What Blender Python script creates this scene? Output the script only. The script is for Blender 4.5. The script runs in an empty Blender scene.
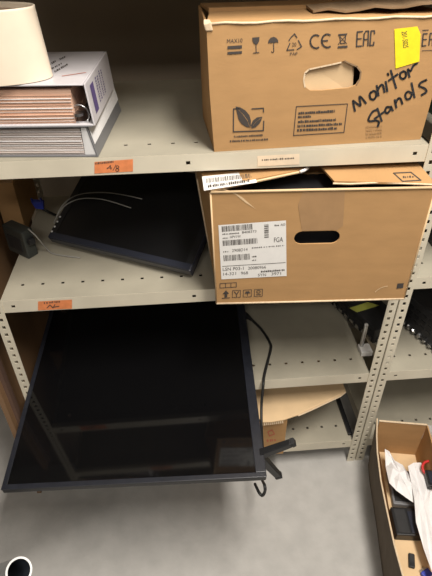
import bpy, bmesh, math, random
from mathutils import Vector, Matrix
random.seed(7)
S = bpy.context.scene
COL = S.collection

# ---------------------------------------------------------------- camera
CAM = Vector((-0.03888, -1.00057, 1.59467))
PITCH, YAW, ROLL, FPX = 0.65816, 0.07486, -0.01074, 500.0
_F = Vector((math.sin(YAW)*math.cos(PITCH), math.cos(YAW)*math.cos(PITCH), -math.sin(PITCH)))
_R0 = Vector((math.cos(YAW), -math.sin(YAW), 0)); _U0 = _R0.cross(_F)
_R = _R0*math.cos(ROLL) + _U0*math.sin(ROLL)
_U = _U0*math.cos(ROLL) - _R0*math.sin(ROLL)
cd = bpy.data.cameras.new('camera'); co = bpy.data.objects.new('camera', cd); COL.objects.link(co)
cd.sensor_fit = 'VERTICAL'; cd.sensor_height = 36; cd.lens = FPX*36/576; cd.clip_start = 0.02
m = Matrix((_R, _U, -_F)).transposed().to_4x4(); m.translation = CAM
co.matrix_world = m
S.camera = co

# ---------------------------------------------------------------- world and light
wd = bpy.data.worlds.new('world'); S.world = wd; wd.use_nodes = True
bgn = wd.node_tree.nodes['Background']
bgn.inputs[0].default_value = (1.0, 0.95, 0.88, 1); bgn.inputs[1].default_value = 0.025
def area(name, loc, sx, sy, power, col=(1, 0.94, 0.85)):
    l = bpy.data.lights.new(name, 'AREA'); l.shape = 'RECTANGLE'; l.size = sx; l.size_y = sy
    l.energy = power; l.color = col
    o = bpy.data.objects.new(name, l); COL.objects.link(o); o.location = loc
    return o
area('ceiling_light', (0.45, -0.85, 2.72), 0.30, 1.2, 52)
area('ceiling_light', (-0.3, -2.3, 2.72), 1.2, 0.30, 22)  # unseen frontal fill, added to brighten the shelf fronts
vs = S.view_settings
vs.view_transform = 'Standard'; vs.look = 'None'; vs.gamma = 1; vs.use_curve_mapping = False
vs.exposure = 0.52

# ---------------------------------------------------------------- photo pixel -> place
def ray(px, py):
    return _F + _R*((px-216)/FPX) - _U*((py-288)/FPX)
def on(px, py, ax, v):
    d = ray(px, py); t = (v-CAM[ax])/d[ax]
    return CAM + d*t
Z1, Z2, Z3, Z4 = 1.1756, 0.8140, 0.4566, 0.1210
ZTOP = 1.585
LIP, DEP, HW = 0.0381, 0.562, 0.5

# ---------------------------------------------------------------- materials
def mat(name, col, rough=0.6, metal=0.0, spec=0.5, noise=0.0, nscale=20.0, bump=0.0, bscale=200.0, col2=None, stretch=None, coat=0.0):
    mt = bpy.data.materials.new(name); mt.use_nodes = True
    nt = mt.node_tree; b = nt.nodes['Principled BSDF']
    b.inputs['Base Color'].default_value = (*col, 1); b.inputs['Roughness'].default_value = rough
    b.inputs['Metallic'].default_value = metal; b.inputs['Specular IOR Level'].default_value = spec
    b.inputs['Coat Weight'].default_value = coat
    if noise or col2 or bump:
        tc = nt.nodes.new('ShaderNodeTexCoord'); mp = nt.nodes.new('ShaderNodeMapping')
        nt.links.new(tc.outputs['Object'], mp.inputs[0])
        if stretch: mp.inputs['Scale'].default_value = stretch
    if noise or col2:
        n = nt.nodes.new('ShaderNodeTexNoise'); n.inputs['Scale'].default_value = nscale; n.inputs['Detail'].default_value = 6
        nt.links.new(mp.outputs[0], n.inputs['Vector'])
        r = nt.nodes.new('ShaderNodeValToRGB')
        c2 = col2 or tuple(c*(1-noise) for c in col)
        r.color_ramp.elements[0].position = 0.32; r.color_ramp.elements[1].position = 0.68
        r.color_ramp.elements[0].color = (*c2, 1); r.color_ramp.elements[1].color = (*col, 1)
        nt.links.new(n.outputs['Fac'], r.inputs[0]); nt.links.new(r.outputs[0], b.inputs['Base Color'])
    if bump:
        n2 = nt.nodes.new('ShaderNodeTexNoise'); n2.inputs['Scale'].default_value = bscale; n2.inputs['Detail'].default_value = 4
        nt.links.new(mp.outputs[0], n2.inputs['Vector'])
        bp = nt.nodes.new('ShaderNodeBump'); bp.inputs['Strength'].default_value = bump; bp.inputs['Distance'].default_value = 0.002
        nt.links.new(n2.outputs['Fac'], bp.inputs['Height']); nt.links.new(bp.outputs[0], b.inputs['Normal'])
    return mt
M = dict(
    steel=mat('beige_painted_steel', (0.69, 0.63, 0.505), 0.42, noise=0.16, nscale=6, bump=0.05, bscale=60),
    deck=mat('darker_shelf_top', (0.41, 0.377, 0.30), 0.55, noise=0.22, nscale=5, bump=0.05, bscale=60),  # shelf tops a darker beige than the lips and posts
    card=mat('brown_cardboard', (0.455, 0.265, 0.118), 0.85, spec=0.2, noise=0.10, nscale=14, bump=0.12, bscale=90, stretch=(1, 1, 3)),
    card_light=mat('pale_cardboard', (0.72, 0.52, 0.31), 0.85, spec=0.2, noise=0.10, nscale=18, bump=0.1, bscale=90),
    card_shaded=mat('shaded_cardboard', (0.19, 0.155, 0.12), 0.9, spec=0.15, noise=0.15, nscale=14),  # outer side of the floor carton, its shade put into the colour
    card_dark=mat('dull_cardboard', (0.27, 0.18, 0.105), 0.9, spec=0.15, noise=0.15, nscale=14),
    card_edge=mat('cardboard_cut_edge', (0.74, 0.58, 0.40), 0.9, spec=0.2, noise=0.2, nscale=150),
    tape=mat('clear_packing_tape', (0.39, 0.23, 0.11), 0.30, spec=0.5, noise=0.12, nscale=30),
    ink=mat('dark_print_ink', (0.055, 0.045, 0.04), 0.7),
    marker=mat('black_marker', (0.028, 0.03, 0.035), 0.5),
    yellow=mat('yellow_sticker', (0.92, 0.72, 0.02), 0.6, noise=0.12, nscale=60),
    orange=mat('orange_sticker', (0.82, 0.27, 0.10), 0.6, noise=0.2, nscale=70),
    white=mat('white_label', (0.80, 0.78, 0.76), 0.6, noise=0.05, nscale=50),
    cream_label=mat('cream_label', (0.86, 0.70, 0.52), 0.6, noise=0.1, nscale=50),
    binder=mat('white_vinyl', (0.66, 0.63, 0.66), 0.35, noise=0.08, nscale=25),
    greyv=mat('grey_vinyl', (0.17, 0.17, 0.18), 0.45),
    paper=mat('paper_edges', (0.74, 0.66, 0.62), 0.85, col2=(0.52, 0.45, 0.42), nscale=5, stretch=(2, 2, 130)),
    paper_or=mat('coloured_paper_edges', (0.74, 0.50, 0.38), 0.85, col2=(0.58, 0.33, 0.22), nscale=5, stretch=(2, 2, 120)),
    sheet=mat('white_paper', (0.82, 0.81, 0.82), 0.75, noise=0.06, nscale=30),
    shade=mat('cream_lampshade', (0.80, 0.69, 0.55), 0.75, noise=0.05, nscale=30),
    shade_in=mat('lampshade_inner', (0.42, 0.30, 0.22), 0.8, noise=0.2, nscale=20),
    black=mat('black_plastic', (0.014, 0.014, 0.016), 0.40, noise=0.25, nscale=60),
    blackm=mat('matt_black_plastic', (0.022, 0.022, 0.024), 0.6, noise=0.3, nscale=80),
    bezel=mat('blue_black_bezel', (0.024, 0.027, 0.040), 0.30),
    glass=mat('dark_screen_glass', (0.0035, 0.0035, 0.004), 0.06, spec=0.35),
    monglass=mat('dull_dark_screen', (0.006, 0.006, 0.007), 0.35),
    tvframe=mat('tv_bezel', (0.016, 0.018, 0.026), 0.34, noise=0.3, nscale=50),
    cable=mat('black_rubber', (0.016, 0.016, 0.016), 0.55),
    gcable=mat('grey_rubber', (0.30, 0.29, 0.27), 0.5),
    steelbare=mat('bare_steel', (0.62, 0.62, 0.63), 0.28, metal=1.0, noise=0.2, nscale=40),
    pipe=mat('galvanised_steel', (0.50, 0.51, 0.52), 0.45, metal=0.8, noise=0.25, nscale=50),
    rim=mat('cut_steel_rim', (0.75, 0.75, 0.75), 0.55, metal=0.3),
    pipein=mat('pipe_bore', (0.05, 0.06, 0.08), 0.5, noise=0.4, nscale=60),
    blue=mat('blue_plastic', (0.035, 0.055, 0.40), 0.45),
    purple=mat('purple_print', (0.10, 0.07, 0.20), 0.6),
    red=mat('red_plastic', (0.55, 0.03, 0.03), 0.4),
    ygreen=mat('yellow_green_label', (0.50, 0.52, 0.10), 0.6),
    dgreen=mat('dark_green_plastic', (0.03, 0.07, 0.045), 0.6),
    dgrey=mat('charcoal_plastic', (0.04, 0.044, 0.04), 0.5),
    led=mat('white_button', (0.75, 0.75, 0.75), 0.5),
    redprint=mat('red_print', (0.45, 0.12, 0.07), 0.8),
    floor=mat('concrete', (0.47, 0.455, 0.435), 0.72, col2=(0.405, 0.392, 0.375), nscale=16, bump=0.35, bscale=60),
    wood=mat('brown_wood', (0.26, 0.15, 0.075), 0.6, col2=(0.18, 0.10, 0.05), nscale=6, stretch=(1, 1, 0.15)), woodedge=mat('dark_wood_edge', (0.12, 0.07, 0.05), 0.6),
    wall=mat('brown_grey_wall', (0.36, 0.29, 0.215), 0.85, noise=0.15, nscale=3),
    ceil=mat('ceiling_paint', (0.7, 0.68, 0.64), 0.9),
    lampm=mat('lamp_housing', (0.8, 0.8, 0.8), 0.5),
)

# ---------------------------------------------------------------- mesh helpers
class MB:
    def __init__(s): s.v = []; s.f = []
    def box(s, x0, x1, y0, y1, z0, z1):
        n = len(s.v)
        s.v += [(x0,y0,z0),(x1,y0,z0),(x1,y1,z0),(x0,y1,z0),(x0,y0,z1),(x1,y0,z1),(x1,y1,z1),(x0,y1,z1)]
        s.f += [tuple(n+i for i in q) for q in ((0,3,2,1),(4,5,6,7),(0,1,5,4),(1,2,6,5),(2,3,7,6),(3,0,4,7))]
        return s
    def hexa(s, low, high):                      # two rings of points, joined
        n = len(s.v); k = len(low); s.v += [tuple(p) for p in low] + [tuple(p) for p in high]
        s.f.append(tuple(n+i for i in reversed(range(k)))); s.f.append(tuple(n+k+i for i in range(k)))
        for i in range(k):
            j = (i+1) % k; s.f.append((n+i, n+j, n+k+j, n+k+i))
        return s
    def poly(s, pts):
        n = len(s.v); s.v += [tuple(p) for p in pts]; s.f.append(tuple(range(n, n+len(pts)))); return s
    def tube(s, pts, r, k=8, caps=True, r_end=None):
        pts = [Vector(p) for p in pts]; n0 = len(s.v); prev = None
        for i, p in enumerate(pts):
            t = (pts[min(i+1, len(pts)-1)] - pts[max(i-1, 0)]).normalized()
            if prev is None: a = t.orthogonal().normalized()
            else: a = (prev - t*prev.dot(t)).normalized()
            prev = a; b = t.cross(a)
            rr = r if r_end is None else r + (r_end-r)*i/(len(pts)-1)
            for j in range(k):
                w = 2*math.pi*j/k; s.v.append(tuple(p + a*(rr*math.cos(w)) + b*(rr*math.sin(w))))
        for i in range(len(pts)-1):
            for j in range(k):
                q = n0+i*k; s.f.append((q+j, q+(j+1) % k, q+k+(j+1) % k, q+k+j))
        if caps:
            s.f.append(tuple(n0+j for j in reversed(range(k)))); q = n0+(len(pts)-1)*k
            s.f.append(tuple(q+j for j in range(k)))
        return s
    def lathe(s, prof, k=40, c=(0, 0, 0), sx=1.0, sy=1.0):
        n0 = len(s.v)
        for (r, z) in prof:
            for j in range(k):
                w = 2*math.pi*j/k; s.v.append((c[0]+r*sx*math.cos(w), c[1]+r*sy*math.sin(w), c[2]+z))
        for i in range(len(prof)-1):
            for j in range(k):
                q = n0+i*k; s.f.append((q+j, q+(j+1) % k, q+k+(j+1) % k, q+k+j))
        return s
    def build(s, name, mt, parent=None, bevel=0.0, smooth=False, solid=0.0, label=None):
        me = bpy.data.meshes.new(name); me.from_pydata(s.v, [], s.f); me.update()
        o = bpy.data.objects.new(name, me); COL.objects.link(o); me.materials.append(M[mt] if isinstance(mt, str) else mt)
        if smooth:
            for p in me.polygons: p.use_smooth = True
        if solid:
            md = o.modifiers.new('thickness', 'SOLIDIFY'); md.thickness = solid; md.offset = 0
        if bevel:
            md = o.modifiers.new('bevel', 'BEVEL'); md.width = bevel; md.segments = 2; md.limit_method = 'ANGLE'; md.angle_limit = 0.6
        if parent: o.parent = parent
        if label: o['label'] = label
        return o
def thing(name, label, cat, loc=(0, 0, 0), rz=0.0, group=None):
    o = bpy.data.objects.new(name, None); COL.objects.link(o); o.empty_display_size = 0.05
    o.location = loc; o.rotation_euler = (0, 0, rz); o['label'] = label; o['category'] = cat
    if group: o['group'] = group
    return o
def tag(o, label, cat, group=None):
    o['label'] = label; o['category'] = cat
    if group: o['group'] = group
    return o
def smooth_path(pts, sub=6):
    P = [Vector(p) for p in pts]; out = []
    for i in range(len(P)-1):
        p0, p1, p2, p3 = P[max(i-1, 0)], P[i], P[i+1], P[min(i+2, len(P)-1)]
        for k in range(sub):
            t = k/sub
            out.append(0.5*((2*p1)+(p2-p0)*t+(2*p0-5*p1+4*p2-p3)*t*t+(3*p1-p0-3*p2+p3)*t**3))
    out.append(P[-1]); return out

class Frame:
    """local frame of a thing turned about z; turns photo pixels into points on one of its planes"""
    def __init__(s, loc, rz=0.0):
        s.loc = Vector(loc); s.rz = rz; s.inv = Matrix.Rotation(-rz, 3, 'Z')
    def at(s, px, py, ax, v):
        o = s.inv @ (CAM - s.loc); d = s.inv @ ray(px, py); t = (v-o[ax])/d[ax]; return o + d*t
# flat print: everything below is given in photo pixels and laid on the plane local axis ax = v
class Print:
    def __init__(s, frame, ax=1, v=-0.0006): s.fr = frame; s.ax = ax; s.v = v; s.mb = MB()
    def P(s, p): return s.fr.at(p[0], p[1], s.ax, s.v)
    def poly(s, pts): s.mb.poly([s.P(p) for p in pts]); return s
    def stroke(s, pts, w, closed=False):
        pts = [Vector(p) for p in pts]
        if closed: pts = pts + [pts[0]]
        for a, b in zip(pts, pts[1:]):
            d = (b-a)
            if d.length < 1e-6: continue
            d = d.normalized(); n = Vector((-d.y, d.x))*(w/2); e = d*(w*0.3)
            s.poly([a-n-e, b-n+e, b+n+e, a+n-e])
        return s
    def arc(s, c, rx, ry, a0, a1, w, n=14):
        return s.stroke([(c[0]+rx*math.cos(math.radians(a0+(a1-a0)*i/n)), c[1]+ry*math.sin(math.radians(a0+(a1-a0)*i/n))) for i in range(n+1)], w)
    def rows(s, p0, p1, h, gap=0.45, wmin=0.7, wmax=1.6):         # unreadably small lettering: a row of tiny marks
        p0 = Vector(p0); p1 = Vector(p1); L = (p1-p0).length; d = (p1-p0)/L; n = Vector((d.y, -d.x)); t = 0
        while t < L:
            w = random.uniform(wmin, wmax); q = p0 + d*t; hh = h*random.uniform(0.7, 1.0)
            s.poly([q, q+d*min(w, L-t), q+d*min(w, L-t)+n*hh, q+n*hh]); t += w + gap*random.choice((1, 1, 1, 2.4))
        return s
    def bars(s, a, b, c, d):                                        # barcode inside four pixel corners (tl, tr, br, bl)
        a, b, c, d = map(Vector, (a, b, c, d)); t = 0
        L = (b-a).length
        while t < L:
            w = random.choice((0.35, 0.55, 0.9)); u0 = t/L; u1 = min((t+w)/L, 1)
            s.poly([a.lerp(b, u0), a.lerp(b, u1), d.lerp(c, u1), d.lerp(c, u0)]); t += w + random.choice((0.4, 0.6, 0.9))
        return s
    def text(s, string, p0, p1, p2):                                # baseline start, baseline end, top of first letter
        cu = bpy.data.curves.new('t', 'FONT'); cu.body = string; cu.resolution_u = 3
        o = bpy.data.objects.new('t', cu); COL.objects.link(o)
        dg = bpy.context.evaluated_depsgraph_get(); me = o.evaluated_get(dg).to_mesh()
        xs = [v.co.x for v in me.vertices]; ys = [v.co.y for v in me.vertices]
        x0, x1, y0, y1 = min(xs), max(xs), min(ys), max(ys)
        A = Vector(p0); B = Vector(p1)-A; Cc = Vector(p2)-A; n = len(s.mb.v)
        for v in me.vertices:
            q = A + B*((v.co.x-x0)/(x1-x0)) + Cc*((v.co.y-y0)/(y1-y0)); s.mb.v.append(tuple(s.P(q)))
        for f in me.polygons: s.mb.f.append(tuple(n+i for i in f.vertices))
        bpy.data.objects.remove(o); bpy.data.curves.remove(cu)
        return s
    def build(s, name, mt, parent, label=None): return s.mb.build(name, mt, parent, label=label)

def panel(outline, holes, thick, axis='y', off=0.0):
    """flat board with real holes; outline in (u, w); lies in local xz (axis y) or xy (axis z)"""
    bm = bmesh.new()
    for loop in [outline]+list(holes):
        vs = [bm.verts.new((u, w, 0)) for u, w in loop]
        for i in range(len(vs)): bm.edges.new((vs[i], vs[(i+1) % len(vs)]))
    bmesh.ops.triangle_fill(bm, use_beauty=True, use_dissolve=False, edges=bm.edges[:])
    bmesh.ops.recalc_face_normals(bm, faces=bm.faces[:])
    mb = MB(); n = len(bm.verts); bm.verts.index_update()
    co_ = [v.co.copy() for v in bm.verts]
    def put(c, d): return (c.x, off+d, c.y) if axis == 'y' else (c.x, c.y, off+d)
    mb.v = [put(c, 0) for c in co_] + [put(c, thick) for c in co_]
    for f in bm.faces:
        idx = [v.index for v in f.verts]; mb.f.append(tuple(idx)); mb.f.append(tuple(n+i for i in reversed(idx)))
    for e in bm.edges:
        if len(e.link_faces) == 1:
            a, b = e.verts[0].index, e.verts[1].index; mb.f.append((a, b, n+b, n+a))
    bm.free(); return mb
def slot(cx, cz, w, h, k=8):
    r = h/2; pts = []
    for i in range(k+1):
        a = -math.pi/2+math.pi*i/k; pts.append((cx+w/2-r+r*math.cos(a), cz+r*math.sin(a)))
    for i in range(k+1):
        a = math.pi/2+math.pi*i/k; pts.append((cx-w/2+r+r*math.cos(a), cz+r*math.sin(a)))
    return pts

# ---------------------------------------------------------------- the setting
def struct(o): o['kind'] = 'structure'; return o
struct(MB().box(-3, 3, -3.2, 1.0, -0.1, 0).build('floor', 'floor'))['label'] = 'worn grey concrete floor'
struct(MB().box(-3, 3, 0.785, 1.0, 0, 2.8).build('wall_back', 'wall'))['label'] = 'dark brown wall behind the shelving'
struct(MB().box(-3, 3, -3.2, 1.0, 2.8, 2.9).build('ceiling', 'ceil'))
for (x, y, lb) in ((0.45, -0.85, 'long strip lamp on the ceiling across the aisle in front of the shelving'), (-0.3, -2.3, 'strip lamp added out of view as frontal fill, farther from the shelving')):  # the second housing belongs to the added fill light
    t = thing('ceiling_lamp', lb, 'lamp', (x, y, 2.8), 0 if y > -2 else math.pi/2)
    MB().box(-0.17, 0.17, -0.77, 0.77, -0.05, 0).build('housing', 'lampm', t)

# ---------------------------------------------------------------- shelving
def holed_strip(mb, u0, u1, w0, w1, centres, hw, hh, put):
    """strip along u between w0..w1 with rectangular holes centred at (c, mid)"""
    wm = (w0+w1)/2
    def q(a, b, c, d):
        n = len(mb.v); mb.v.extend([put(a, c), put(b, c), put(b, d), put(a, d)]); mb.f.append((n, n+1, n+2, n+3))
    q(u0, u1, w0, wm-hh); q(u0, u1, wm+hh, w1); last = u0
    for c in centres:
        q(last, c-hw, wm-hh, wm+hh); last = c+hw
    q(last, u1, wm-hh, wm+hh)
FL = 0.027
POSTS = {}
def post_mesh(sx, sy):                                          # L section; sx side of outer corner, sy = 1 front, -1 back
    mb = MB(); H = 2.05; cs = [0.018+0.0254*i for i in range(79)]
    xo = sx*FL
    holed_strip(mb, 0.0, H, 0.0, FL, cs, 0.0052, 0.0043, lambda u, w: (sx*w, 0, u))
    holed_strip(mb, 0.0, H, 0.0, FL, cs, 0.0052, 0.0043, lambda u, w: (xo, sy*w, u))
    return mb
DECKF = []
def shelf_mesh(zz):
    mb = MB(); h = HW+0.001; d0 = 0.0025; d1 = DEP-0.003
    def deck(a, b): mb.poly([(-h, a, 0), (h, a, 0), (h, b, 0), (-h, b, 0)])
    deck(d0, 0.05)
    holed_strip(mb, -h, h, 0.05, 0.08, [-0.46+0.0512*i for i in range(19)], 0.004, 0.004, lambda u, w: (u, w, 0))
    deck(0.08, d1)
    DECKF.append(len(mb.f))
    holed_strip(mb, -h, h, -LIP, 0, [-0.474, -0.02, 0.474], 0.0045, 0.004, lambda u, w: (u, d0, w))
    mb.poly([(-h, d0, -LIP), (h, d0, -LIP), (h, d0+0.014, -LIP), (-h, d0+0.014, -LIP)])
    mb.poly([(-h, d1, 0), (h, d1, 0), (h, d1, -LIP), (-h, d1, -LIP)])
    for x in (-h, h): mb.poly([(x, d0, 0), (x, d1, 0), (x, d1, -LIP), (x, d0, -LIP)])
    return mb
def shelving(cx, label):
    t = thing('shelving_unit', label, 'shelving', (cx, 0, 0), 0, 'steel shelving bays in a row')
    sh = []
    for sx in (-1, 1):
        for sy in (1, -1):
            key = (sx, sy)
            if key not in POSTS:
                o = post_mesh(sx, sy).build('post', 'steel', t, solid=0.002); POSTS[key] = o.data
            else:
                o = bpy.data.objects.new('post', POSTS[key]); COL.objects.link(o); o.parent = t
                md = o.modifiers.new('thickness', 'SOLIDIFY'); md.thickness = 0.002; md.offset = 0
            o.location = (sx*HW, 0.0 if sy > 0 else DEP, 0)
    for z in (Z4, Z3, Z2, Z1, ZTOP, ZTOP+0.36):  # the highest shelf is unseen, added to keep lamp light off the wall
        if 'shelf' not in POSTS:
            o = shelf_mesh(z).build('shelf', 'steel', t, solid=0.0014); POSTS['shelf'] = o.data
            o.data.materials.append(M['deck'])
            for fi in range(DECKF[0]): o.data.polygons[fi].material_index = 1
        else:
            o = bpy.data.objects.new('shelf', POSTS['shelf']); COL.objects.link(o); o.parent = t
            md = o.modifiers.new('thickness', 'SOLIDIFY'); md.thickness = 0.0014; md.offset = 0
        o.location = (0, 0, z); sh.append(o)
    return t, sh
PITCHX = 2*(HW+FL)+0.006
unit, SH = shelving(0, 'beige perforated steel shelving bay in the middle, holding the two brown cartons')
unitR, _ = shelving(PITCHX, 'beige steel shelving bay at the right edge, behind the open carton on the floor')
pnl = thing('wooden_panel', 'tall brown wooden panel standing upright at the left end of the shelving', 'panel', (-0.572, -0.03, 0))
MB().box(-0.014, 0.0, 0.0, 0.63, 0.0, 1.02).build('board', 'wood', pnl)
MB().box(0.0001, 0.010, 0.025, 0.050, 0.0, 1.02).build('batten', 'woodedge', pnl, label='narrow dark batten')

# stickers on the shelf lips (sub-parts of their shelves)
def lip_sticker(z, shelf, quad, mt, label, marks):
    fr = Frame((0, 0, z))
    p = Print(fr, 1, 0.0009); p.poly(quad); p.build('label_sticker', mt, shelf, label)
    q = Print(fr, 1, 0.0005); marks(q); q.build('lettering', 'ink', shelf)
def m1(q):
    q.rows((95.5, 164.5), (114, 162.6), 2.2, 0.6, 0.5, 1.4)
    q.stroke([(107, 169), (110.5, 165.5), (111, 169.5)], 0.7); q.stroke([(107, 168), (112, 168)], 0.6); q.stroke([(113, 170.5), (116, 164.8)], 0.6)
    q.arc((117.5, 167), 1.4, 1.3, 0, 360, 0.6); q.arc((117.3, 170), 1.6, 1.4, 0, 360, 0.7)
lip_sticker(Z1, SH[3], [(94.5, 162), (133, 159.2), (133, 171.4), (94.5, 173.6)], 'orange', 'small orange handwritten sticker', m1)
def m2(q):
    q.rows((44, 304), (60, 302.4), 2.0, 0.6, 0.5, 1.4)
    q.stroke([(47, 308), (50, 305), (53, 308), (55, 304.5)], 0.8); q.stroke([(52, 307.4), (59, 306.4)], 0.9)
lip_sticker(Z2, SH[2], [(38, 301.5), (72, 299.6), (72, 308.6), (38, 310.4)], 'orange', 'small orange handwritten sticker', m2)
lip_sticker(Z1, SH[3], [(257.5, 156), (299.5, 153.8), (299.5, 164.4), (257.5, 166.4)], 'cream_label', 'small cream printed label',
            lambda q: q.rows((262, 160.8), (294, 158.9), 1.7, 0.6, 0.5, 1.6))

# ---------------------------------------------------------------- upper carton
A = on(214.5, 153, 2, Z1); B = on(421, 140.5, 2, Z1)
rzU = math.atan2(B.y-A.y, B.x-A.x); wU = (B-A).length; hU = 0.241; dU = 0.22; T = 0.004
locU = (A.x, A.y+0.004, Z1+0.001); frU = Frame(locU, rzU)
carU = thing('cardboard_box', 'brown cardboard box on the top shelf with the handwritten words Monitor Stands', 'box', locU, rzU)
hol = [frU.at(px, py, 1, 0) for px, py in ((305, 73), (309, 69), (318, 67), (330, 64.5), (341, 62), (344.5, 60.5), (350, 63.5), (357, 66), (361, 71), (360, 79), (356, 85), (349, 88), (337, 89), (322, 90.5), (310, 90.5), (305, 87), (303.5, 80))]
panel([(0, 0), (wU, 0), (wU+0.004, hU*0.5), (wU+0.002, hU), (-0.012, hU), (-0.008, hU*0.5)], [[(p.x, p.z) for p in hol]], T).build('front_panel', 'card', carU)
MB().hexa([(0, T, 0), (T, T, 0), (T, dU, 0), (0, dU, 0)], [(-0.012, T, hU), (-0.008, T, hU), (0, dU, hU), (-0.004, dU, hU)]).build('side_panel', 'card', carU)
MB().hexa([(wU-T, T, 0), (wU, T, 0), (wU, dU, 0), (wU-T, dU, 0)], [(wU-T, T, hU), (wU, T, hU), (wU, dU, hU), (wU-T, dU, hU)]).build('side_panel', 'card', carU)
MB().box(T, wU-T, dU-T, dU, 0, hU).build('back_panel', 'card', carU)
MB().box(T, wU-T, T, dU-T, 0, T).build('bottom_panel', 'card', carU)
# torn hand-hole tab bent inwards behind the opening
hp = [frU.at(px, py, 1, 0.008) for px, py in ((300, 58), (352, 55), (355, 66), (353, 94), (300, 96))]
MB().hexa([(p.x, 0.0065+0.006*(i in (2, 3)), p.z) for i, p in enumerate(hp)], [(p.x, 0.010+0.006*(i in (2, 3)), p.z) for i, p in enumerate(hp)]).build('torn_tab', 'card_light', carU, label='torn pale cardboard tab pushed into the hand hole')
rim = Print(frU, 1, -0.0008)
rim.stroke([(305, 87), (303.8, 80), (305, 73), (309, 69.4), (320, 67), (332, 64.5), (341, 62.4)], 1.6)
rim.build('torn_hole_edge', 'card_edge', carU)
rim = Print(frU, 1, -0.0008); rim.stroke([(345, 61), (350, 63.6), (357, 66.5), (361, 72), (360, 79), (356.5, 84.5)], 1.5).build('hole_shadow_line', 'card_dark', carU, label='painted shadow line along the right of the hand hole')  # shade at the right of the hole drawn as a dark stroke
# top flaps
f = MB(); n = 10
lo = []; 
top = [(-0.012, 0.0), (wU, 0.0), (wU-0.01, 0.11), (0.006, 0.11)]
f.hexa([(x, y, hU) for x, y in top], [(x, y+0.0, hU+T) for x, y in top]).build('top_flap', 'card', carU, bevel=0.001)
f = MB(); f.hexa([(x, y, hU+0.0) for x, y in ((0.006, 0.112), (wU-0.01, 0.112), (wU, dU), (0, dU))], [(x, y, hU+T+(0.006 if y < 0.2 else 0)) for x, y in ((0.006, 0.112), (wU-0.01, 0.112), (wU, dU), (0, dU))]).build('top_flap', 'card', carU)
# crushed edge strip along the top front, and the loose torn flap at the right
f = MB(); k = 16
pts = [(-0.006+(wU+0.01)*i/k, -0.0004+0.0008*math.sin(i*2.1), hU+0.0015+0.0012*math.sin(i*1.7)) for i in range(k+1)]
f.tube(pts, 0.0024, 6).build('crushed_edge', 'card_edge', carU, smooth=True)
f = MB(); k = 9
ring0 = []; ring1 = []
for i in range(k+1):
    u = i/k; x = 0.20+(wU-0.20)*u
    ring0.append((x, 0.012+0.006*math.sin(i*2.3)+0.035*(1-u)**2, hU+0.008+0.014*u+0.003*math.sin(i*1.9))); ring1.append((x, 0.10+0.06*u, hU+0.010+0.006*u))
for i in range(k): f.poly([ring0[i], ring0[i+1], ring1[i+1], ring1[i]])
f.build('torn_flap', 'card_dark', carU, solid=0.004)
f = MB(); f.hexa([(-0.014, -0.003, hU-0.010), (0.000, -0.003, hU-0.010), (0.000, 0.012, hU-0.010), (-0.014, 0.012, hU-0.010)],
                 [(-0.018, -0.005, hU+0.002), (-0.004, -0.004, hU+0.006), (-0.004, 0.012, hU+0.007), (-0.016, 0.012, hU+0.008)]).build('torn_corner', 'card_edge', carU, bevel=0.002)

def prt(*a): return Print(frU, 1, -0.0010)
q = prt(); q.text('MAX10', (227, 43.4), (242.5, 42.4), (227, 39.2)); q.build('lettering', 'ink', carU)
q = prt(); q.poly([(227.5, 46.2), (242, 45.2), (242, 48.4), (227.5, 49.2)]); q.poly([(227.5, 52), (242, 51), (242, 53.6), (227.5, 54.6)]); q.build('stacking_mark', 'ink', carU)
q = prt(); q.poly([(252.3, 37.6), (259.5, 37.0), (259.2, 41), (257.6, 44), (255.8, 44.6), (253.8, 43.4), (252.6, 41)]); q.stroke([(256, 44), (256.3, 52.5)], 0.8); q.stroke([(253.4, 53), (259, 52.5)], 0.9); q.build('fragile_mark', 'ink', carU)
q = prt(); q.poly([(268, 43.6), (268.6, 40.3), (270.6, 37.8), (273.5, 36.8), (276.2, 37.7), (278, 40), (278.4, 43), (276.6, 42), (274.8, 42.8), (273.2, 42.3), (271.5, 43.2), (269.8, 42.6)])
q.stroke([(273.6, 42.5), (273.9, 51.2)], 0.8); q.arc((272.7, 51.2), 1.2, 1.2, 0, 170, 0.7, 6); q.build('keep_dry_mark', 'ink', carU)
q = prt()
q.stroke([(291.2, 37.2), (294.6, 33.8), (297, 37.6)], 1.1); q.stroke([(298.4, 40.4), (301.6, 46.6), (297.2, 49.4)], 1.1); q.stroke([(294, 49.7), (287, 50.2), (290, 43.2)], 1.1)
q.stroke([(289, 40.6), (290.6, 38)], 1.1); q.text('20', (292, 46.4), (296.4, 46.2), (292, 42.6)); q.build('recycling_mark', 'ink', carU)
q = prt(); q.text('PAP', (290, 55.6), (297.6, 55.1), (290, 52.6)); q.build('lettering', 'ink', carU)
q = prt(); q.arc((316, 41.6), 5.6, 6.6, 60, 300, 1.7); q.build('ce_mark', 'ink', carU)
q = prt(); q.arc((327.4, 40.8), 5.6, 6.6, 60, 300, 1.7); q.stroke([(321.8, 40.9), (327.6, 40.6)], 1.5); q.build('ce_mark', 'ink', carU)
q = prt(); q.stroke([(338.4, 35), (346.8, 43.6)], 0.7); q.stroke([(346.8, 34.4), (338.4, 44)], 0.7); q.stroke([(339.8, 35), (340.6, 43.5), (345, 43.2), (345.8, 34.8)], 0.9, True); q.stroke([(338.6, 34.4), (347.2, 33.8)], 0.8)
q.poly([(337.8, 46.2), (347.6, 45.5), (347.6, 47.6), (337.8, 48.2)]); q.build('no_bin_mark', 'ink', carU)
q = prt(); 
q.stroke([(362.6, 31.4), (357.4, 31.9), (356.6, 46.4), (361.6, 46.0)], 1.4); q.stroke([(357, 39), (361.4, 38.6)], 1.2)
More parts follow.
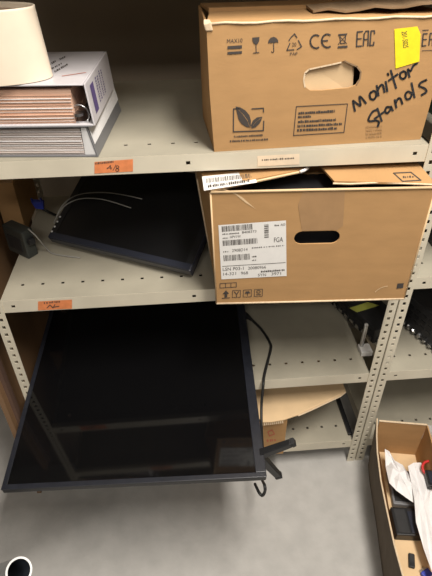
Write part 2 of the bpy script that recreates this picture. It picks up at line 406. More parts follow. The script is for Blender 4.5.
q.stroke([(363.4, 45.9), (364.2, 34), (366, 31.2), (368.6, 31), (368, 45.6)], 1.4); q.stroke([(364, 39.6), (368.2, 39.2)], 1.2)
q.stroke([(374.6, 33.6), (374.4, 30.8), (371.2, 31), (370, 45.4), (373.6, 45.1), (373.9, 42)], 1.4); q.build('eac_mark', 'ink', carU)
q = prt(); q.stroke([(427.4, 33.6), (423.4, 33.8), (422.2, 46), (426, 45.6)], 1.3); q.stroke([(422.8, 39.6), (426.6, 39.4)], 1.2); q.stroke([(422.6, 30.4), (428.4, 30)], 0.9)
q.stroke([(429, 45), (430.4, 33.4), (433.5, 33.2), (432.5, 45)], 1.3); q.stroke([(429.6, 39.4), (433, 39.2)], 1.1); q.build('lettering', 'ink', carU)
q = prt(); q.stroke([(422, 50.6), (436, 50.2)], 0.6); q.build('printed_line', 'ink', carU)
# leaf emblem
q = prt(); q.stroke([(239, 108.6), (233.6, 109), (233.4, 131.8), (263.4, 130.6), (263.8, 121)], 1.2); q.stroke([(252, 108.9), (263.4, 108.2), (263.6, 112)], 1.2)
q.poly([(235.6, 106.4), (240.5, 107.5), (245.5, 110.5), (249.4, 115.2), (251, 120.6), (250.6, 127.6), (246.4, 127), (241.6, 124), (238.6, 119.4), (237, 113)])
q.poly([(262.4, 116.6), (257, 117.4), (252.8, 120.6), (251, 125), (251.6, 128.6), (255.6, 127.4), (259.2, 124), (261.4, 120.4)]); q.build('leaf_emblem', 'ink', carU)
q = prt(); q.stroke([(237.5, 109), (243, 114.4), (247.6, 120.6), (250.8, 129.4)], 0.55); q.stroke([(261, 118), (255.6, 122), (252, 127)], 0.5); q.build('leaf_vein', 'card', carU)
q = prt(); q.rows((234, 137.6), (263, 136.0), 2.0, 0.35, 0.5, 1.3); q.rows((230, 142.2), (268, 140.2), 2.0, 0.35, 0.5, 1.3); q.build('lettering', 'ink', carU)
q = prt(); q.stroke([(296.4, 106.6), (347.6, 103.8), (344, 132.4), (293.6, 135.4)], 0.8, True); q.build('printed_frame', 'ink', carU)
q = prt()
for i, (x0, x1, y) in enumerate(((298.5, 335, 114.4), (298, 311, 118.2), (298, 336, 123), (297.6, 342, 127.4), (297.2, 337, 131.6))):
    q.rows((x0, y), (x1, y-(x1-x0)*0.055), 2.7, 0.35, 1.0, 2.4)
q.build('lettering', 'ink', carU)
q = prt()
for i in range(4): q.rows((366, 128+i*3.4), (382, 126.8+i*3.4), 2.2, 0.5, 0.6, 1.6)
q.build('faint_stamp', 'tape', carU)
# yellow sticker and its lettering
q = Print(frU, 1, -0.0014); q.poly([(394.4, 29), (417.4, 26.4), (420.6, 34), (419.4, 61.4), (395.6, 68.6)]); q.build('yellow_sticker', 'yellow', carU, 'bright yellow price sticker')
q = Print(frU, 1, -0.0019); q.text('201-5025', (401.6, 31.6), (403.4, 48.2), (406.8, 30.8)); q.build('lettering', 'ink', carU)
# handwriting
def mk(pts, w=2.1): q.stroke([(p.x, p.y) for p in smooth_path([(a, b, 0) for a, b in pts], 4)], w)
q = Print(frU, 1, -0.0012)
for st in (
    [(355, 111), (353.2, 102), (354.2, 101.4), (360.4, 105.6), (359.4, 97.4), (361.4, 97.6), (366, 103.2)],                    # M
    [(370.6, 93), (373.6, 91), (376, 92.4), (376.2, 96.2), (373.6, 99.4), (370.6, 98.4), (369.8, 94.6), (371, 92.2)],           # o
    [(378.6, 95.6), (376.8, 85.6)], [(377.8, 90.5), (380.4, 85.6), (383, 85.4), (384.6, 92)],                                       # n
    [(387.4, 91.4), (385.8, 81.6)], [(388.4, 75.2), (387.8, 73.4)],                                                             # i
    [(396.2, 88), (390.8, 70.4)], [(388.8, 80.6), (397.8, 74.2)],                                                               # t
    [(400.6, 73), (403.8, 71.2), (406, 73.4), (405.6, 77.2), (402.6, 78.8), (400.2, 76.8), (400.4, 73)],                        # o
    [(409.6, 77), (408, 69.4), (410.6, 71), (413.4, 65.8), (417.2, 63.2)],                                                      # r
    [(376.4, 110), (372.6, 111.8), (368.8, 118.2), (369.6, 121.2), (376.4, 120.6), (379, 122.4), (377.6, 126.6)],               # S
    [(381.8, 121), (377.4, 108.4)], [(374.6, 118.8), (384, 112)],                                                               # t
    [(389.4, 107), (386.6, 107.4), (385.2, 111), (387.2, 113.2), (390.6, 109.4), (391, 106.6), (392.8, 110.6)],                 # a
    [(396.4, 107.6), (394.8, 99.8)], [(395.6, 103.6), (398, 98.8), (400.6, 98.8), (402.4, 103.8)],                                                  # n
    [(411.4, 93), (408, 91.6), (405.4, 94.8), (406.6, 99), (410, 98.4), (412, 94)], [(411.6, 83), (414.6, 97.4)],                # d
    [(426.6, 79.8), (421, 82.6), (419.4, 86), (424.8, 88.4), (426.4, 91.8), (421.6, 95)]):                                      # s
    mk(st)
q.build('handwriting', 'marker', carU, 'black marker handwriting reading Monitor Stands')

# ---------------------------------------------------------------- lower carton
LA = Vector((0.0245, -0.0575, Z2)); LB = Vector((0.4945, -0.0815, Z2))
rzL = math.atan2(LB.y-LA.y, LB.x-LA.x); wL = (LB-LA).length; hL = 0.302; dL = 0.150
locL = (LA.x, LA.y, Z2+0.001); frL = Frame(locL, rzL)
carL = thing('cardboard_box', 'brown cardboard box with a white shipping label and open hand hole on the middle shelf', 'box', locL, rzL)
c0 = frL.at(294, 239, 1, 0); c1 = frL.at(340, 236, 1, 0)
hc = (c0+c1)/2; hgt = (frL.at(317, 231.6, 1, 0)-frL.at(317, 244.4, 1, 0)).length
lbx = frL.at(216.5, 303, 1, 0).x; ltx = frL.at(210.5, 194, 1, 0).x; rtx = frL.at(196, 196, 1, dL).x
panel([(lbx, 0), (wL, 0), (wL+0.001, hL), (ltx, hL)], [slot(hc.x, hc.z, (c1-c0).length, hgt)], T).build('front_panel', 'card', carL)
MB().hexa([(lbx, T, 0), (lbx+T, T, 0), (lbx-0.004+T, dL, 0), (lbx-0.004, dL, 0)], [(ltx, T, hL), (ltx+T, T, hL), (rtx+T, dL, hL), (rtx, dL, hL)]).build('side_panel', 'card', carL)
MB().box(wL-T, wL, T, dL, 0, hL).build('side_panel', 'card', carL)
MB().hexa([(lbx, dL-T, 0), (wL-T, dL-T, 0), (wL-T, dL, 0), (lbx, dL, 0)], [(rtx+T, dL-T, hL), (wL-T, dL-T, hL), (wL-T, dL, hL), (rtx+T, dL, hL)]).build('back_panel', 'card', carL)
MB().box(lbx+T, wL-T, T, dL-T, 0, T).build('bottom_panel', 'card', carL)
MB().tube([(ltx, -0.0005, hL-0.001), (0.2, -0.001, hL), (wL, -0.0005, hL-0.001)], 0.0030, 6).build('folded_edge', 'card_light', carL, smooth=True)
MB().tube([(lbx, -0.0004, 0.001), (0.2, -0.0006, 0.0005), (wL, -0.0004, 0.001)], 0.0026, 6).build('folded_edge', 'card_edge', carL, smooth=True)
MB().tube([(lbx, 0, 0.002), ((lbx+ltx)/2, -0.0004, hL*0.5), (ltx, 0, hL-0.002)], 0.0020, 6).build('folded_edge', 'card_light', carL, smooth=True)
MB().tube([(lbx-0.005, dL, 0.002), (rtx-0.001, dL, hL-0.002)], 0.0026, 6).build('folded_edge', 'card_edge', carL, smooth=True)
MB().tube([(wL, 0, 0.002), (wL+0.0005, -0.0004, hL*0.5), (wL+0.001, 0, hL-0.002)], 0.0022, 6).build('folded_edge', 'card_light', carL, smooth=True)
MB().box(0.10, wL-0.02, 0.030, dL-0.012, 0.006, hL-0.03).build('dark_filler', 'black', carL, label='black block added to darken the hand hole')  # added black block stands in for the shade inside the box
# left flap (hinged at the left, lifted towards the middle), right flap lying down
def flap(name, low, mt, th=0.0045): return MB().hexa(low, [(x, y, z+th) for x, y, z in low]).build(name, mt, carL)
def PL(px, py, zl): return tuple(frL.at(px, py, 2, zl))
flap('top_flap', [(ltx, 0.002, hL+0.001), PL(238, 184.5, hL+0.003), PL(303, 171, hL+0.006), (0.232, 0.135, hL+0.008), (rtx, 0.145, hL+0.001)], 'card')
flap('top_flap', [PL(334, 183, hL+0.001), (wL, 0.006, hL+0.001), (wL, 0.150, hL+0.001), PL(317, 164, hL+0.004)], 'card')
MB().tube([PL(333, 183.5, hL+0.003), PL(350, 184, hL+0.003), PL(380, 182.6, hL+0.003), (wL, 0.004, hL+0.003)], 0.0022, 6).build('flap_edge', 'card_edge', carL)
MB().tube([(ltx, 0.000, hL+0.003), PL(238, 185.2, hL+0.004), PL(302, 171.6, hL+0.006)], 0.0028, 6).build('flap_edge', 'card_light', carL)
MB().tube([PL(300, 172, hL+0.008), PL(304, 170.4, hL+0.010), PL(308, 168, hL+0.010)], 0.004, 6).build('taped_tip', 'white', carL, smooth=True, label='scuffed white tape at the flap tip')
q = Print(frL, 2, hL+0.0078); q.poly([(202, 176.5), (253, 171), (257, 182.4), (204, 190.6)]); q.build('barcode_label', 'white', carL, 'white barcode label on the flap')
q = Print(frL, 2, hL+0.0084); q.bars((206, 178.4), (252, 173.2), (252.6, 177.6), (206.4, 183)); q.rows((208, 187.6), (250, 181.8), 3.2, 0.5, 0.8, 1.8); q.build('lettering', 'ink', carL)
q = Print(frL, 2, hL+0.0062); q.stroke([(393.6, 173), (411, 172.2), (421, 180.2), (402.6, 181.2)], 1.1, True); q.rows((403, 178), (414, 177.4), 2.0, 0.5, 0.8, 1.8); q.build('printed_square', 'ink', carL)
# tape patch around the hand hole
q = Print(frL, 1, -0.0006); q.poly([(303, 192), (345, 190), (343, 226), (337, 230), (302, 231), (298, 205)]); q.build('packing_tape', 'tape', carL, 'clear tape patch over the hand hole')
q = Print(frL, 1, -0.0007); q.poly([(222, 188.8), (236, 195), (246, 203), (256, 209), (250, 204), (242, 197), (232, 191)]); q.build('crease', 'card_light', carL)
# shipping label
q = Print(frL, 1, -0.0009); q.poly([(218.4, 225.2), (286, 220.4), (286.6, 276), (221.4, 279.4)]); q.build('shipping_label', 'white', carL, 'white printed shipping label')
def lab(): return Print(frL, 1, -0.0013)
q = lab(); q.bars((221.6, 226.4), (252.6, 223.8), (253, 229.4), (222, 232)); q.build('barcode', 'ink', carL)
q = lab(); q.bars((222.6, 240.6), (257, 238.0), (257.4, 243.4), (223, 246)); q.build('barcode', 'ink', carL)
q = lab(); q.bars((223.4, 255.4), (249.6, 253.6), (250, 259.4), (223.8, 261.2)); q.build('barcode', 'ink', carL)
q = lab(); q.bars((264.4, 237.8), (264.2, 224.6), (268.6, 224.2), (268.8, 237.4)); q.build('barcode', 'ink', carL)
q = lab()
q.rows((222.4, 235), (240, 233.6), 1.5, 0.4, 0.5, 1.2); q.text('8408373', (242, 233.6), (256.4, 232.4), (242, 231.2)); q.rows((222.8, 239), (228, 238.6), 1.5, 0.4, 0.5, 1.2); q.text('HPV1W', (230, 238.4), (240.8, 237.6), (230, 235.8))
q.build('lettering', 'ink', carL); q = lab()
q.rows((274.6, 226.2), (280, 225.8), 1.5); q.text('A00', (280.4, 226), (285.4, 225.6), (280.4, 223.6))
q.build('lettering', 'ink', carL); q = lab(); q.text('FGA', (274, 242.4), (283, 241.8), (274, 237.6)); q.build('lettering', 'ink', carL); q = lab(); q.rows((252, 248.6), (284, 246), 1.3, 0.7, 0.6, 1.3)
q.build('lettering', 'ink', carL); q = lab(); q.rows((223.4, 252.6), (229, 252.2), 1.5, 0.4, 0.5, 1.2); q.text('2908D14', (232, 252), (247.6, 250.8), (232, 249.2)); q.build('lettering', 'ink', carL); q = lab(); q.rows((252, 257.4), (256.4, 257.1), 1.4); q.rows((252.2, 261), (256, 260.7), 1.2)
q.build('lettering', 'ink', carL); q = lab(); q.text('LSN P03-1', (222.8, 271), (243.6, 269.8), (222.8, 267.8)); q.text('20080966', (248, 269.6), (266, 268.4), (248, 266.8))
q.text('14-321', (223.2, 275.6), (236, 274.8), (223.2, 272.8)); q.text('968', (241, 274.6), (248, 274.2), (241, 271.8)); q.rows((261, 272.6), (284.6, 270.8), 1.9, 0.5, 0.8, 1.8)
q.text('SYN', (258, 276.4), (266, 276), (258, 273.8)); q.text('3971', (271.4, 275.4), (281, 274.8), (271.4, 272.6)); q.build('lettering', 'ink', carL)
q = lab(); q.stroke([(222.4, 266.4), (285.4, 262.6)], 0.5); q.build('printed_line', 'ink', carL)
# handling marks along the bottom
q = lab(); q.stroke([(220, 283.6), (236.4, 282.6), (236.4, 287), (220, 288)], 0.6, True); q.stroke([(225.6, 283.2), (225.6, 287.6)], 0.5); q.stroke([(231, 283), (231, 287.3)], 0.5)
q.build('printed_box_row', 'ink', carL)
q = lab(); q.poly([(222.4, 294.2), (226, 290.4), (229.2, 293.8)]); q.poly([(224.6, 293.6), (227.2, 293.4), (227.2, 297.4), (224.6, 297.6)]); q.stroke([(222, 298.4), (229.8, 297.8)], 0.7); q.build('this_way_up_mark', 'ink', carL)
for i, x in enumerate((233, 244, 255)):
    q = lab(); y = 293.4-i*0.5; q.stroke([(x-0.5, y-2.8), (x+7.5, y-3.2), (x+7.3, y+3.8), (x-0.7, y+4.2)], 0.5, True)
    if i == 0: q.stroke([(x+1.4, y-1.6), (x+3.6, y+1), (x+5.6, y-1.8)], 0.9); q.stroke([(x+3.6, y+1), (x+3.6, y+3)], 0.7)
    elif i == 1: q.poly([(x+0.6, y+0.8), (x+2, y-1.4), (x+5, y-1.6), (x+6.6, y+0.4)]); q.stroke([(x+3.6, y+0.4), (x+3.6, y+2.6)], 0.7)
    else: q.arc((x+3.5, y-0.6), 1.8, 1.4, 0, 360, 0.6, 10); q.stroke([(x+1.6, y+2.4), (x+5.6, y+2.2)], 0.8)
    q.build('handling_mark', 'ink', carL)
q = lab(); q.poly([(397.5, 283.6), (403.8, 283.2), (403.0, 288), (396.6, 288.6)]); q.build('black_tape', 'ink', carL, 'small square of black tape')
q = lab(); q.arc((390, 300), 18, 14, 215, 262, 0.8, 6); q.build('scratch', 'card_light', carL)

# ---------------------------------------------------------------- binders and lampshade on the top shelf
rb = -0.065; rb1 = -0.095
def binder(name, label, loc, rz, W, L, H, lean, cover, pages, ptop):
    t = thing(name, label, 'binder', loc, rz)
    th = 0.0035
    MB().box(-W, 0.0, 0, L, 0, th).build('bottom_cover', cover, t, bevel=0.001)
    MB().box(-W, -lean-0.001, 0, L, H-th, H).build('top_cover', cover, t, bevel=0.0012)
    MB().hexa([(0.0, 0, 0.0), (th, 0, 0.0), (th, L, 0.0), (0.0, L, 0.0)], [(-lean, 0, H), (-lean+th, 0, H), (-lean+th, L, H), (-lean, L, H)]).build('spine', cover, t, bevel=0.001)
    return t
# lower binder: thick white pages in a dark grey cover with a white spine insert
pS = on(87, 158, 2, Z1); YS = pS.y; hB1 = on(93, 126, 1, YS).z-Z1-0.001
b1 = binder('ring_binder', 'thick dark grey binder of white pages lying flat at the bottom of the stack', (on(98, 157, 2, Z1).x-0.002, YS, Z1+0.001), rb1, 0.285, 0.292, hB1, 0.014, 'greyv', None, None)
k = MB(); hexl = [(-0.28, 0.006, 0.0037), (-0.024, 0.006, 0.0037), (-0.024, 0.284, 0.0037), (-0.28, 0.284, 0.0037)]
k.hexa(hexl, [(x-0.004, y+0.001, hB1-0.0040) for x, y, z in hexl]).build('page_block', 'paper', b1)
for i in range(11):
    z = 0.008+i*0.0048
    MB().box(-0.283, -0.025-0.002*random.random(), 0.0045-0.002*random.random(), 0.28, z, z+0.0006+0.0008*random.random()).build('page', 'sheet' if i % 2 else 'paper', b1)
sp = lambda u, y, o=0.0012: (0.0035-0.014*u+o, y, hB1*u)
MB().hexa([sp(0.40, 0.004), sp(0.44, 0.29), sp(0.97, 0.29), sp(0.97, 0.004)], [sp(0.40, 0.004, 0.0018), sp(0.44, 0.29, 0.0018), sp(0.97, 0.29, 0.0018), sp(0.97, 0.004, 0.0018)]).build('spine_insert', 'sheet', b1, label='white paper insert on the spine')
MB().hexa([(-0.024, 0.0035, 0.004), (0.001, 0.001, 0.005), (-0.006, 0.001, 0.034), (-0.013, 0.001, hB1-0.004), (-0.024, 0.0035, hB1-0.004)],
          [(-0.024, 0.0045, 0.004), (0.001, 0.003, 0.005), (-0.006, 0.003, 0.034), (-0.013, 0.003, hB1-0.004), (-0.024, 0.0045, hB1-0.004)]).build('loose_sheet', 'sheet', b1)
# upper binder: white, coloured pages, rings showing
zB2 = Z1+0.001+hB1+0.001; hB2 = on(86, 83.5, 1, YS).z-zB2; xB2 = on(95, 124, 1, YS).x-0.003
b2 = binder('ring_binder', 'white ring binder with tan pages lying on top of the grey binder', (xB2, YS-0.003, zB2), rb, 0.30, 0.262, hB2, 0.007, 'binder', None, None)
MB().box(-0.30, -0.002, -0.002, 0.262, -0.0008, 0.0002).build('cover_liner', 'greyv', b2)
hexl = [(-0.295, 0.008, 0.004), (-0.036, 0.008, 0.004), (-0.036, 0.256, 0.004), (-0.295, 0.256, 0.004)]
MB().hexa(hexl, [(x+0.001, y, hB2-0.012) for x, y, z in hexl]).build('page_block', 'paper_or', b2)
for i in range(9):
    z = 0.008+i*0.0062
    MB().box(-0.297, -0.035-0.003*random.random(), 0.0065-0.002*random.random(), 0.25, z, z+0.0005+0.0009*random.random()).build('page', 'paper' if i % 3 == 0 else 'sheet' if i % 3 == 1 else 'paper_or', b2)
MB().box(-0.06, -0.010, 0.010, 0.255, 0.0036, 0.006).build('ring_plate', 'steelbare', b2)
for y in (0.016, 0.130, 0.24):
    ringp = [(-0.028+0.019*math.cos(a), y, 0.019+0.018*math.sin(a)) for a in [2*math.pi*i/16 for i in range(17)]]
    r_ = MB().tube(ringp, 0.0022, 6, False).build('ring', 'steelbare', b2, smooth=True)
MB().lathe([(0.0, 0.0), (0.010, 0.0), (0.010, 0.006), (0.0, 0.006)], 14, (-0.028, 0.010, 0.018)).build('ring_clasp', 'steelbare', b2)
f2 = Frame((xB2, YS-0.003, zB2), rb)
q = Print(f2, 2, hB2+0.0007)
for (x0, y0, x1, y1) in ((50, 70.5, 62, 64), (55, 72.5, 68, 65), (49, 66, 56, 61.5), (60, 60, 66, 57)): q.rows((x0, y0), (x1, y1), 2.0, 0.5, 0.6, 1.8)
q.build('cover_lettering', 'ink', b2)
q = Print(f2, 2, hB2+0.0007); q.stroke([(62, 76), (86, 72.4)], 0.5); q.build('cover_print', 'redprint', b2)
def spn(u, y, o=0.0008): return (0.0035-0.007*u+o, y, hB2*u)
MB().poly([spn(0.18, 0.030), spn(0.18, 0.062), spn(0.86, 0.062), spn(0.86, 0.030)]).build('spine_print', 'purple', b2, label='purple block printed on the spine')
k = MB()
for j, yy in enumerate((0.085, 0.105, 0.128, 0.150)):
    u = 0.25
    while u < 0.85:
        w = random.uniform(0.02, 0.05); k.poly([spn(u, yy), spn(u, yy+0.009), spn(u+w, yy+0.009), spn(u+w, yy)]); u += w+0.025
k.build('spine_lettering', 'purple', b2)
# lampshade
pb = on(52, 78.5, 2, zB2+hB2)
RB = 0.125; pt_ = on(34.5, 6, 1, pb.y+0.012); RT = RB-(pb.x-pt_.x); HS = pt_.z-(zB2+hB2)
lampc = (pb.x-RB, pb.y+0.012, zB2+hB2+0.0015)
sh_ = thing('lampshade', 'cream tapered lampshade standing on the white binder', 'lampshade', lampc)
MB().lathe([(RB, 0), (RB-0.0005, 0.004), (RT, HS-0.004), (RT, HS), (RT-0.003, HS), (RT-0.003, HS-0.004), (RB-0.004, 0.004), (RB-0.004, 0), (RB, 0)], 56, sy=0.5).build('shell', 'shade', sh_, smooth=False)
MB().lathe([(RT-0.0035, HS-0.010), (RT-0.016, HS-0.012), (RT-0.017, HS-0.016)], 40, sy=0.5).build('inner_ring', 'shade_in', sh_)
for o in sh_.children:
    for p in o.data.polygons: p.use_smooth = True

# ---------------------------------------------------------------- monitor on the middle shelf
MT = 0.47
pa = on(47, 237, 2, Z2+0.001+0.041*math.cos(MT)); pe = on(190, 271, 2, Z2+0.001+0.041*math.cos(MT))
rzM = math.atan2(pe.y-pa.y, pe.x-pa.x); wM = (pe-pa).length; dM = 0.30
back_ = Vector((-math.sin(rzM), math.cos(rzM), 0))
og = pa + back_*(0.041*math.sin(MT))
mon = thing('monitor', 'black flat monitor leaning back with a bluish lower edge on the middle shelf', 'monitor', (og.x, og.y, Z2+0.001), rzM)
mon.rotation_euler = (MT, 0, rzM)
MB().box(wM/2-0.03, wM/2+0.03, 0.19, 0.215, -0.085, 0.002).build('stand_neck', 'blackm', mon)
def dn(y, up): return -y*math.tan(MT)+up/math.cos(MT)
MB().hexa([(x, y, dn(y, 0.001)) for x, y in ((wM/2-0.1, 0.13), (wM/2+0.1, 0.13), (wM/2+0.1, 0.25), (wM/2-0.1, 0.25))], [(x, y, dn(y, 0.010)) for x, y in ((wM/2-0.1, 0.13), (wM/2+0.1, 0.13), (wM/2+0.1, 0.25), (wM/2-0.1, 0.25))]).build('stand_base', 'blackm', mon)
def face(px, py, off=0.0):
    nrm = back_*(-math.sin(MT)) + Vector((0, 0, math.cos(MT))); d = ray(px, py); P0 = pa + nrm*off
    return tuple(CAM + d*(((P0-CAM).dot(nrm))/d.dot(nrm)))
MB().hexa([(0.012, 0.012, 0), (wM-0.012, 0.012, 0), (wM-0.012, dM-0.02, 0), (0.012, dM-0.02, 0)], [(0.0, 0.002, 0.012), (wM, 0.002, 0.012), (wM, dM, 0.012), (0, dM, 0.012)]).build('back_housing', 'blackm', mon)
MB().box(0, wM, 0, dM, 0.0121, 0.039).build('casing', 'bezel', mon, bevel=0.004)
MB().box(0.002, wM-0.002, 0.0018, 0.020, 0.0385, 0.0412).build('bezel', 'bezel', mon, bevel=0.001)
for (a, b, c, d) in ((0.002, 0.020, 0.0202, dM-0.002), (wM-0.020, wM-0.002, 0.0202, dM-0.002), (0.0202, wM-0.0202, dM-0.020, dM-0.002)):
    MB().box(a, b, c, d, 0.0385, 0.0410).build('bezel', 'black', mon)
MB().box(0.0203, wM-0.0203, 0.0203, dM-0.0203, 0.0386, 0.0395).build('screen', 'monglass', mon)
for i in range(4):
    MB().lathe([(0, 0.0016), (0.0028, 0.0014), (0.003, 0)], 10, (0.006+0.004*0, 0.020+i*0.017, 0.0412)).build('button', 'led', mon)
# grey cables over it
def cable(name, pts, r, mt, label, sub=6): return tag(MB().tube(smooth_path(pts, sub), r, 8).build(name, mt, smooth=True), label, 'cable')
ZM = Z2+0.046
def oz(px, py, z): p = on(px, py, 2, z); return (p.x, p.y, z)
cable('thin_cable', [face(56, 217, 0.004), face(62, 206, 0.014), face(71, 198, 0.014), face(84, 193.5, 0.008), face(104, 192.5, 0.004), face(124, 195, 0.004), face(142, 199, 0.004)], 0.0016, 'gcable', 'upper of two thin grey cables curving over the dark monitor')
cable('thin_cable', [face(54, 223, 0.004), face(60, 211, 0.012), face(69, 203, 0.012), face(82, 198.5, 0.008), face(100, 199, 0.004), face(116, 203, 0.004), face(131, 208, 0.004)], 0.0016, 'gcable', 'lower of two thin grey cables curving over the dark monitor')
# power adapter, its cable, blue plug, carton at the far left
ad = Vector(on(39, 254, 2, Z2)); rzA = 0.9
adp = thing('power_adapter', 'dark grey power adapter brick standing at the left end of the middle shelf', 'adapter', (ad.x, ad.y, Z2+0.001), rzA)
MB().box(-0.035, 0.0, 0.0, 0.085, 0, 0.085).build('casing', 'dgrey', adp, bevel=0.004)
MB().box(-0.0005, 0.0008, 0.012, 0.07, 0.012, 0.062).build('rating_label', 'blackm', adp)
MB().box(-0.0365, -0.0348, 0.015, 0.07, 0.02, 0.06).build('foot_pad', 'blackm', adp)
MB().box(-0.027, -0.008, -0.014, -0.0002, 0.045, 0.062).build('plug', 'blackm', adp, bevel=0.002)
p_ = on(29, 227, 1, ad.y-0.006)
cable('light_grey_cable', [(p_.x, p_.y-0.01, p_.z), tuple(on(36, 236, 1, ad.y-0.03)), tuple(oz(47, 249, Z2+0.012)), oz(53, 253.5, Z2+0.0035), oz(66, 256.0, Z2+0.0035), oz(80, 257.6, Z2+0.0035)], 0.0022, 'gcable', 'light grey cable running from the power adapter along the middle shelf')
vg = on(39, 204, 1, 0.36)
vga = thing('video_cable', 'black video cable with a blue plug at the back left of the middle shelf', 'cable', (vg.x, 0.36, Z2))
vz = vg.z-Z2
MB().tube(smooth_path([(0.02, 0.06, 0.0065), (0.035, 0.03, 0.02), (0.02, 0.0, 0.05), (0.004, 0.004, vz-0.016), (0, 0, vz-0.010)]), 0.004, 8).build('cord', 'cable', vga, smooth=True)
MB().hexa([(-0.012, -0.008, vz-0.012), (0.012, -0.008, vz-0.016), (0.012, 0.008, vz-0.016), (-0.012, 0.008, vz-0.012)],
          [(-0.020, -0.009, vz+0.014), (0.016, -0.009, vz+0.009), (0.016, 0.009, vz+0.009), (-0.020, 0.009, vz+0.014)]).build('plug', 'blue', vga, bevel=0.003, label='blue plug')
for sx in (-0.014, 0.012):
    MB().tube([(sx, -0.004, vz+0.004), (sx-0.003, -0.004, vz+0.021)], 0.003, 8).build('thumb_screw', 'blue', vga)

def carton(name, label, loc, rz, w, d, h, mt, flap_mt=None):
    t = thing(name, label, 'box', loc, rz)
    MB().box(0, w, 0, T, 0, h).build('front_panel', mt, t); MB().box(0, w, d-T, d, 0, h).build('back_panel', mt, t)
    MB().box(0, T, T+0.0002, d-T-0.0002, 0, h).build('side_panel', mt, t); MB().box(w-T, w, T+0.0002, d-T-0.0002, 0, h).build('side_panel', mt, t)
    MB().box(T, w-T, T, d-T, 0, T).build('bottom_panel', mt, t)
    MB().box(0, w, 0, d/2-0.001, h+0.0003, h+T).build('top_flap', mt, t); MB().box(0, w, d/2+0.001, d, h+0.0003, h+T).build('top_flap', mt, t)
    MB().box(w/2-0.025, w/2+0.025, -0.0008, d, h+T+0.0002, h+T+0.0007).build('packing_tape', 'tape', t)
    return t
cl = on(24, 226, 1, 0.33)
carton('cardboard_box', 'small brown carton half hidden behind the power adapter at the left edge', (-0.566, 0.335, Z2+0.001), 0.0, cl.x+0.566, 0.19, 0.155, 'card')


# ---------------------------------------------------------------- television
TILT = 0.086
tvr = bpy.data.objects.new('television', None); COL.objects.link(tvr)
tag(tvr, 'large black flat television lying face up and jutting out over the floor', 'television')
ZS = 0.512                                                  # screen height above the lip of the third shelf
wT, lT = 0.641, 1.08
frp = on(265, 480, 1, -0.322)
tvr.rotation_euler = (TILT, 0, math.radians(-1.9))
tvr.location = (0.131, -0.328, ZS-0.328*math.tan(TILT))     # front right corner of the screen face
x0, x1 = -wT, 0.0; TH = 0.022
MB().box(x0, x1, 0, lT, -TH, -0.004).build('casing', 'black', tvr, bevel=0.003)
bw = 0.012
MB().box(x0, x1, -0.001, bw, -0.0042, 0.0).build('bezel', 'tvframe', tvr, bevel=0.001)
MB().box(x0, x1, lT-bw, lT, -0.0042, 0.0).build('bezel', 'tvframe', tvr, bevel=0.001)
MB().box(x0, x0+bw, bw+0.0002, lT-bw-0.0002, -0.0042, 0.0).build('bezel', 'tvframe', tvr, bevel=0.001)
MB().box(x1-0.026, x1, bw+0.0002, lT-bw-0.0002, -0.0042, 0.0).build('bezel', 'tvframe', tvr, bevel=0.001)
MB().box(x0+bw+0.0002, x1-0.0262, bw+0.0002, lT-bw-0.0002, -0.0041, -0.0015).build('screen', 'glass', tvr)
MB().hexa([(x0+0.12, 0.24, -0.0520), (x1-0.05, 0.24, -0.0520), (x1-0.05, 0.86, -0.0520), (x0+0.12, 0.86, -0.0520)],
          [(x0+0.07, 0.16, -TH-0.0002), (x1-0.02, 0.16, -TH-0.0002), (x1-0.02, 0.94, -TH-0.0002), (x0+0.07, 0.94, -TH-0.0002)]).build('back_housing', 'black', tvr, bevel=0.004)
def tvfoot(y):
    for (ex, ez, dy) in ((0.068, 0.030, 0.004), (0.046, -0.125 if y < 0.5 else -0.105, 0.0)):
        a = Vector((-0.012, y, -0.013)); b = Vector((ex, y+dy, ez)); d = (b-a).normalized(); n = Vector((d.z, 0, -d.x))
        def ring(p, h, w): return [p+n*h+Vector((0, -w, 0)), p-n*h+Vector((0, -w, 0)), p-n*h+Vector((0, w, 0)), p+n*h+Vector((0, w, 0))]
        o = MB().hexa(ring(a, 0.011, 0.010), ring(b, 0.009, 0.008)).build('foot', 'black', tvr, bevel=0.002)
        MB().hexa(ring(b+d*0.0002, 0.0098, 0.0088), ring(b+d*0.010, 0.0090, 0.0082)).build('rubber_pad', 'blackm', o, bevel=0.001)
tvfoot(0.065); tvfoot(0.90)

# power cord: plug on the third shelf, over its lip, along the television and a loop under its corner
pc = thing('mains_cable', 'black power cord hanging over the third shelf beside the television', 'cable', oz(243, 314, Z3+0.004))
o0 = Vector(pc.location)
L_ = lambda p: tuple(Vector(p)-o0)
path = [oz(252, 320, Z3+0.010), oz(262, 330, Z3+0.007), oz(270, 343, Z3+0.006), oz(270.5, 350, Z3+0.006), oz(267, 364, Z3+0.006), oz(264, 377, Z3+0.007), oz(263.3, 384.5, Z3+0.007)]
path += [tuple(on(262.6, 392, 1, -0.022)), tuple(on(261.5, 405, 1, -0.035)), tuple(on(261.5, 425, 1, -0.08)), tuple(on(262.5, 445, 1, -0.10)), tuple(on(263.5, 462, 1, -0.13)), tuple(on(262, 478, 1, -0.17))]
path += [tuple(on(264.5, 485, 1, -0.29)), tuple(on(265, 491, 1, -0.30)), tuple(on(262.4, 495.4, 1, -0.30)), tuple(on(259, 492.4, 1, -0.29)), tuple(on(255, 484, 1, -0.25))]
MB().tube([L_(p) for p in smooth_path(path, 6)], 0.0042, 8).build('cord', 'cable', pc, smooth=True)
pa_, pb_ = Vector(L_(oz(240.5, 311, Z3+0.012))), Vector(L_(oz(252.5, 320.5, Z3+0.010)))
MB().tube([pa_, pa_.lerp(pb_, 0.45), pa_.lerp(pb_, 0.75), pb_], 0.0115, 10, r_end=0.004).build('plug', 'blackm', pc)
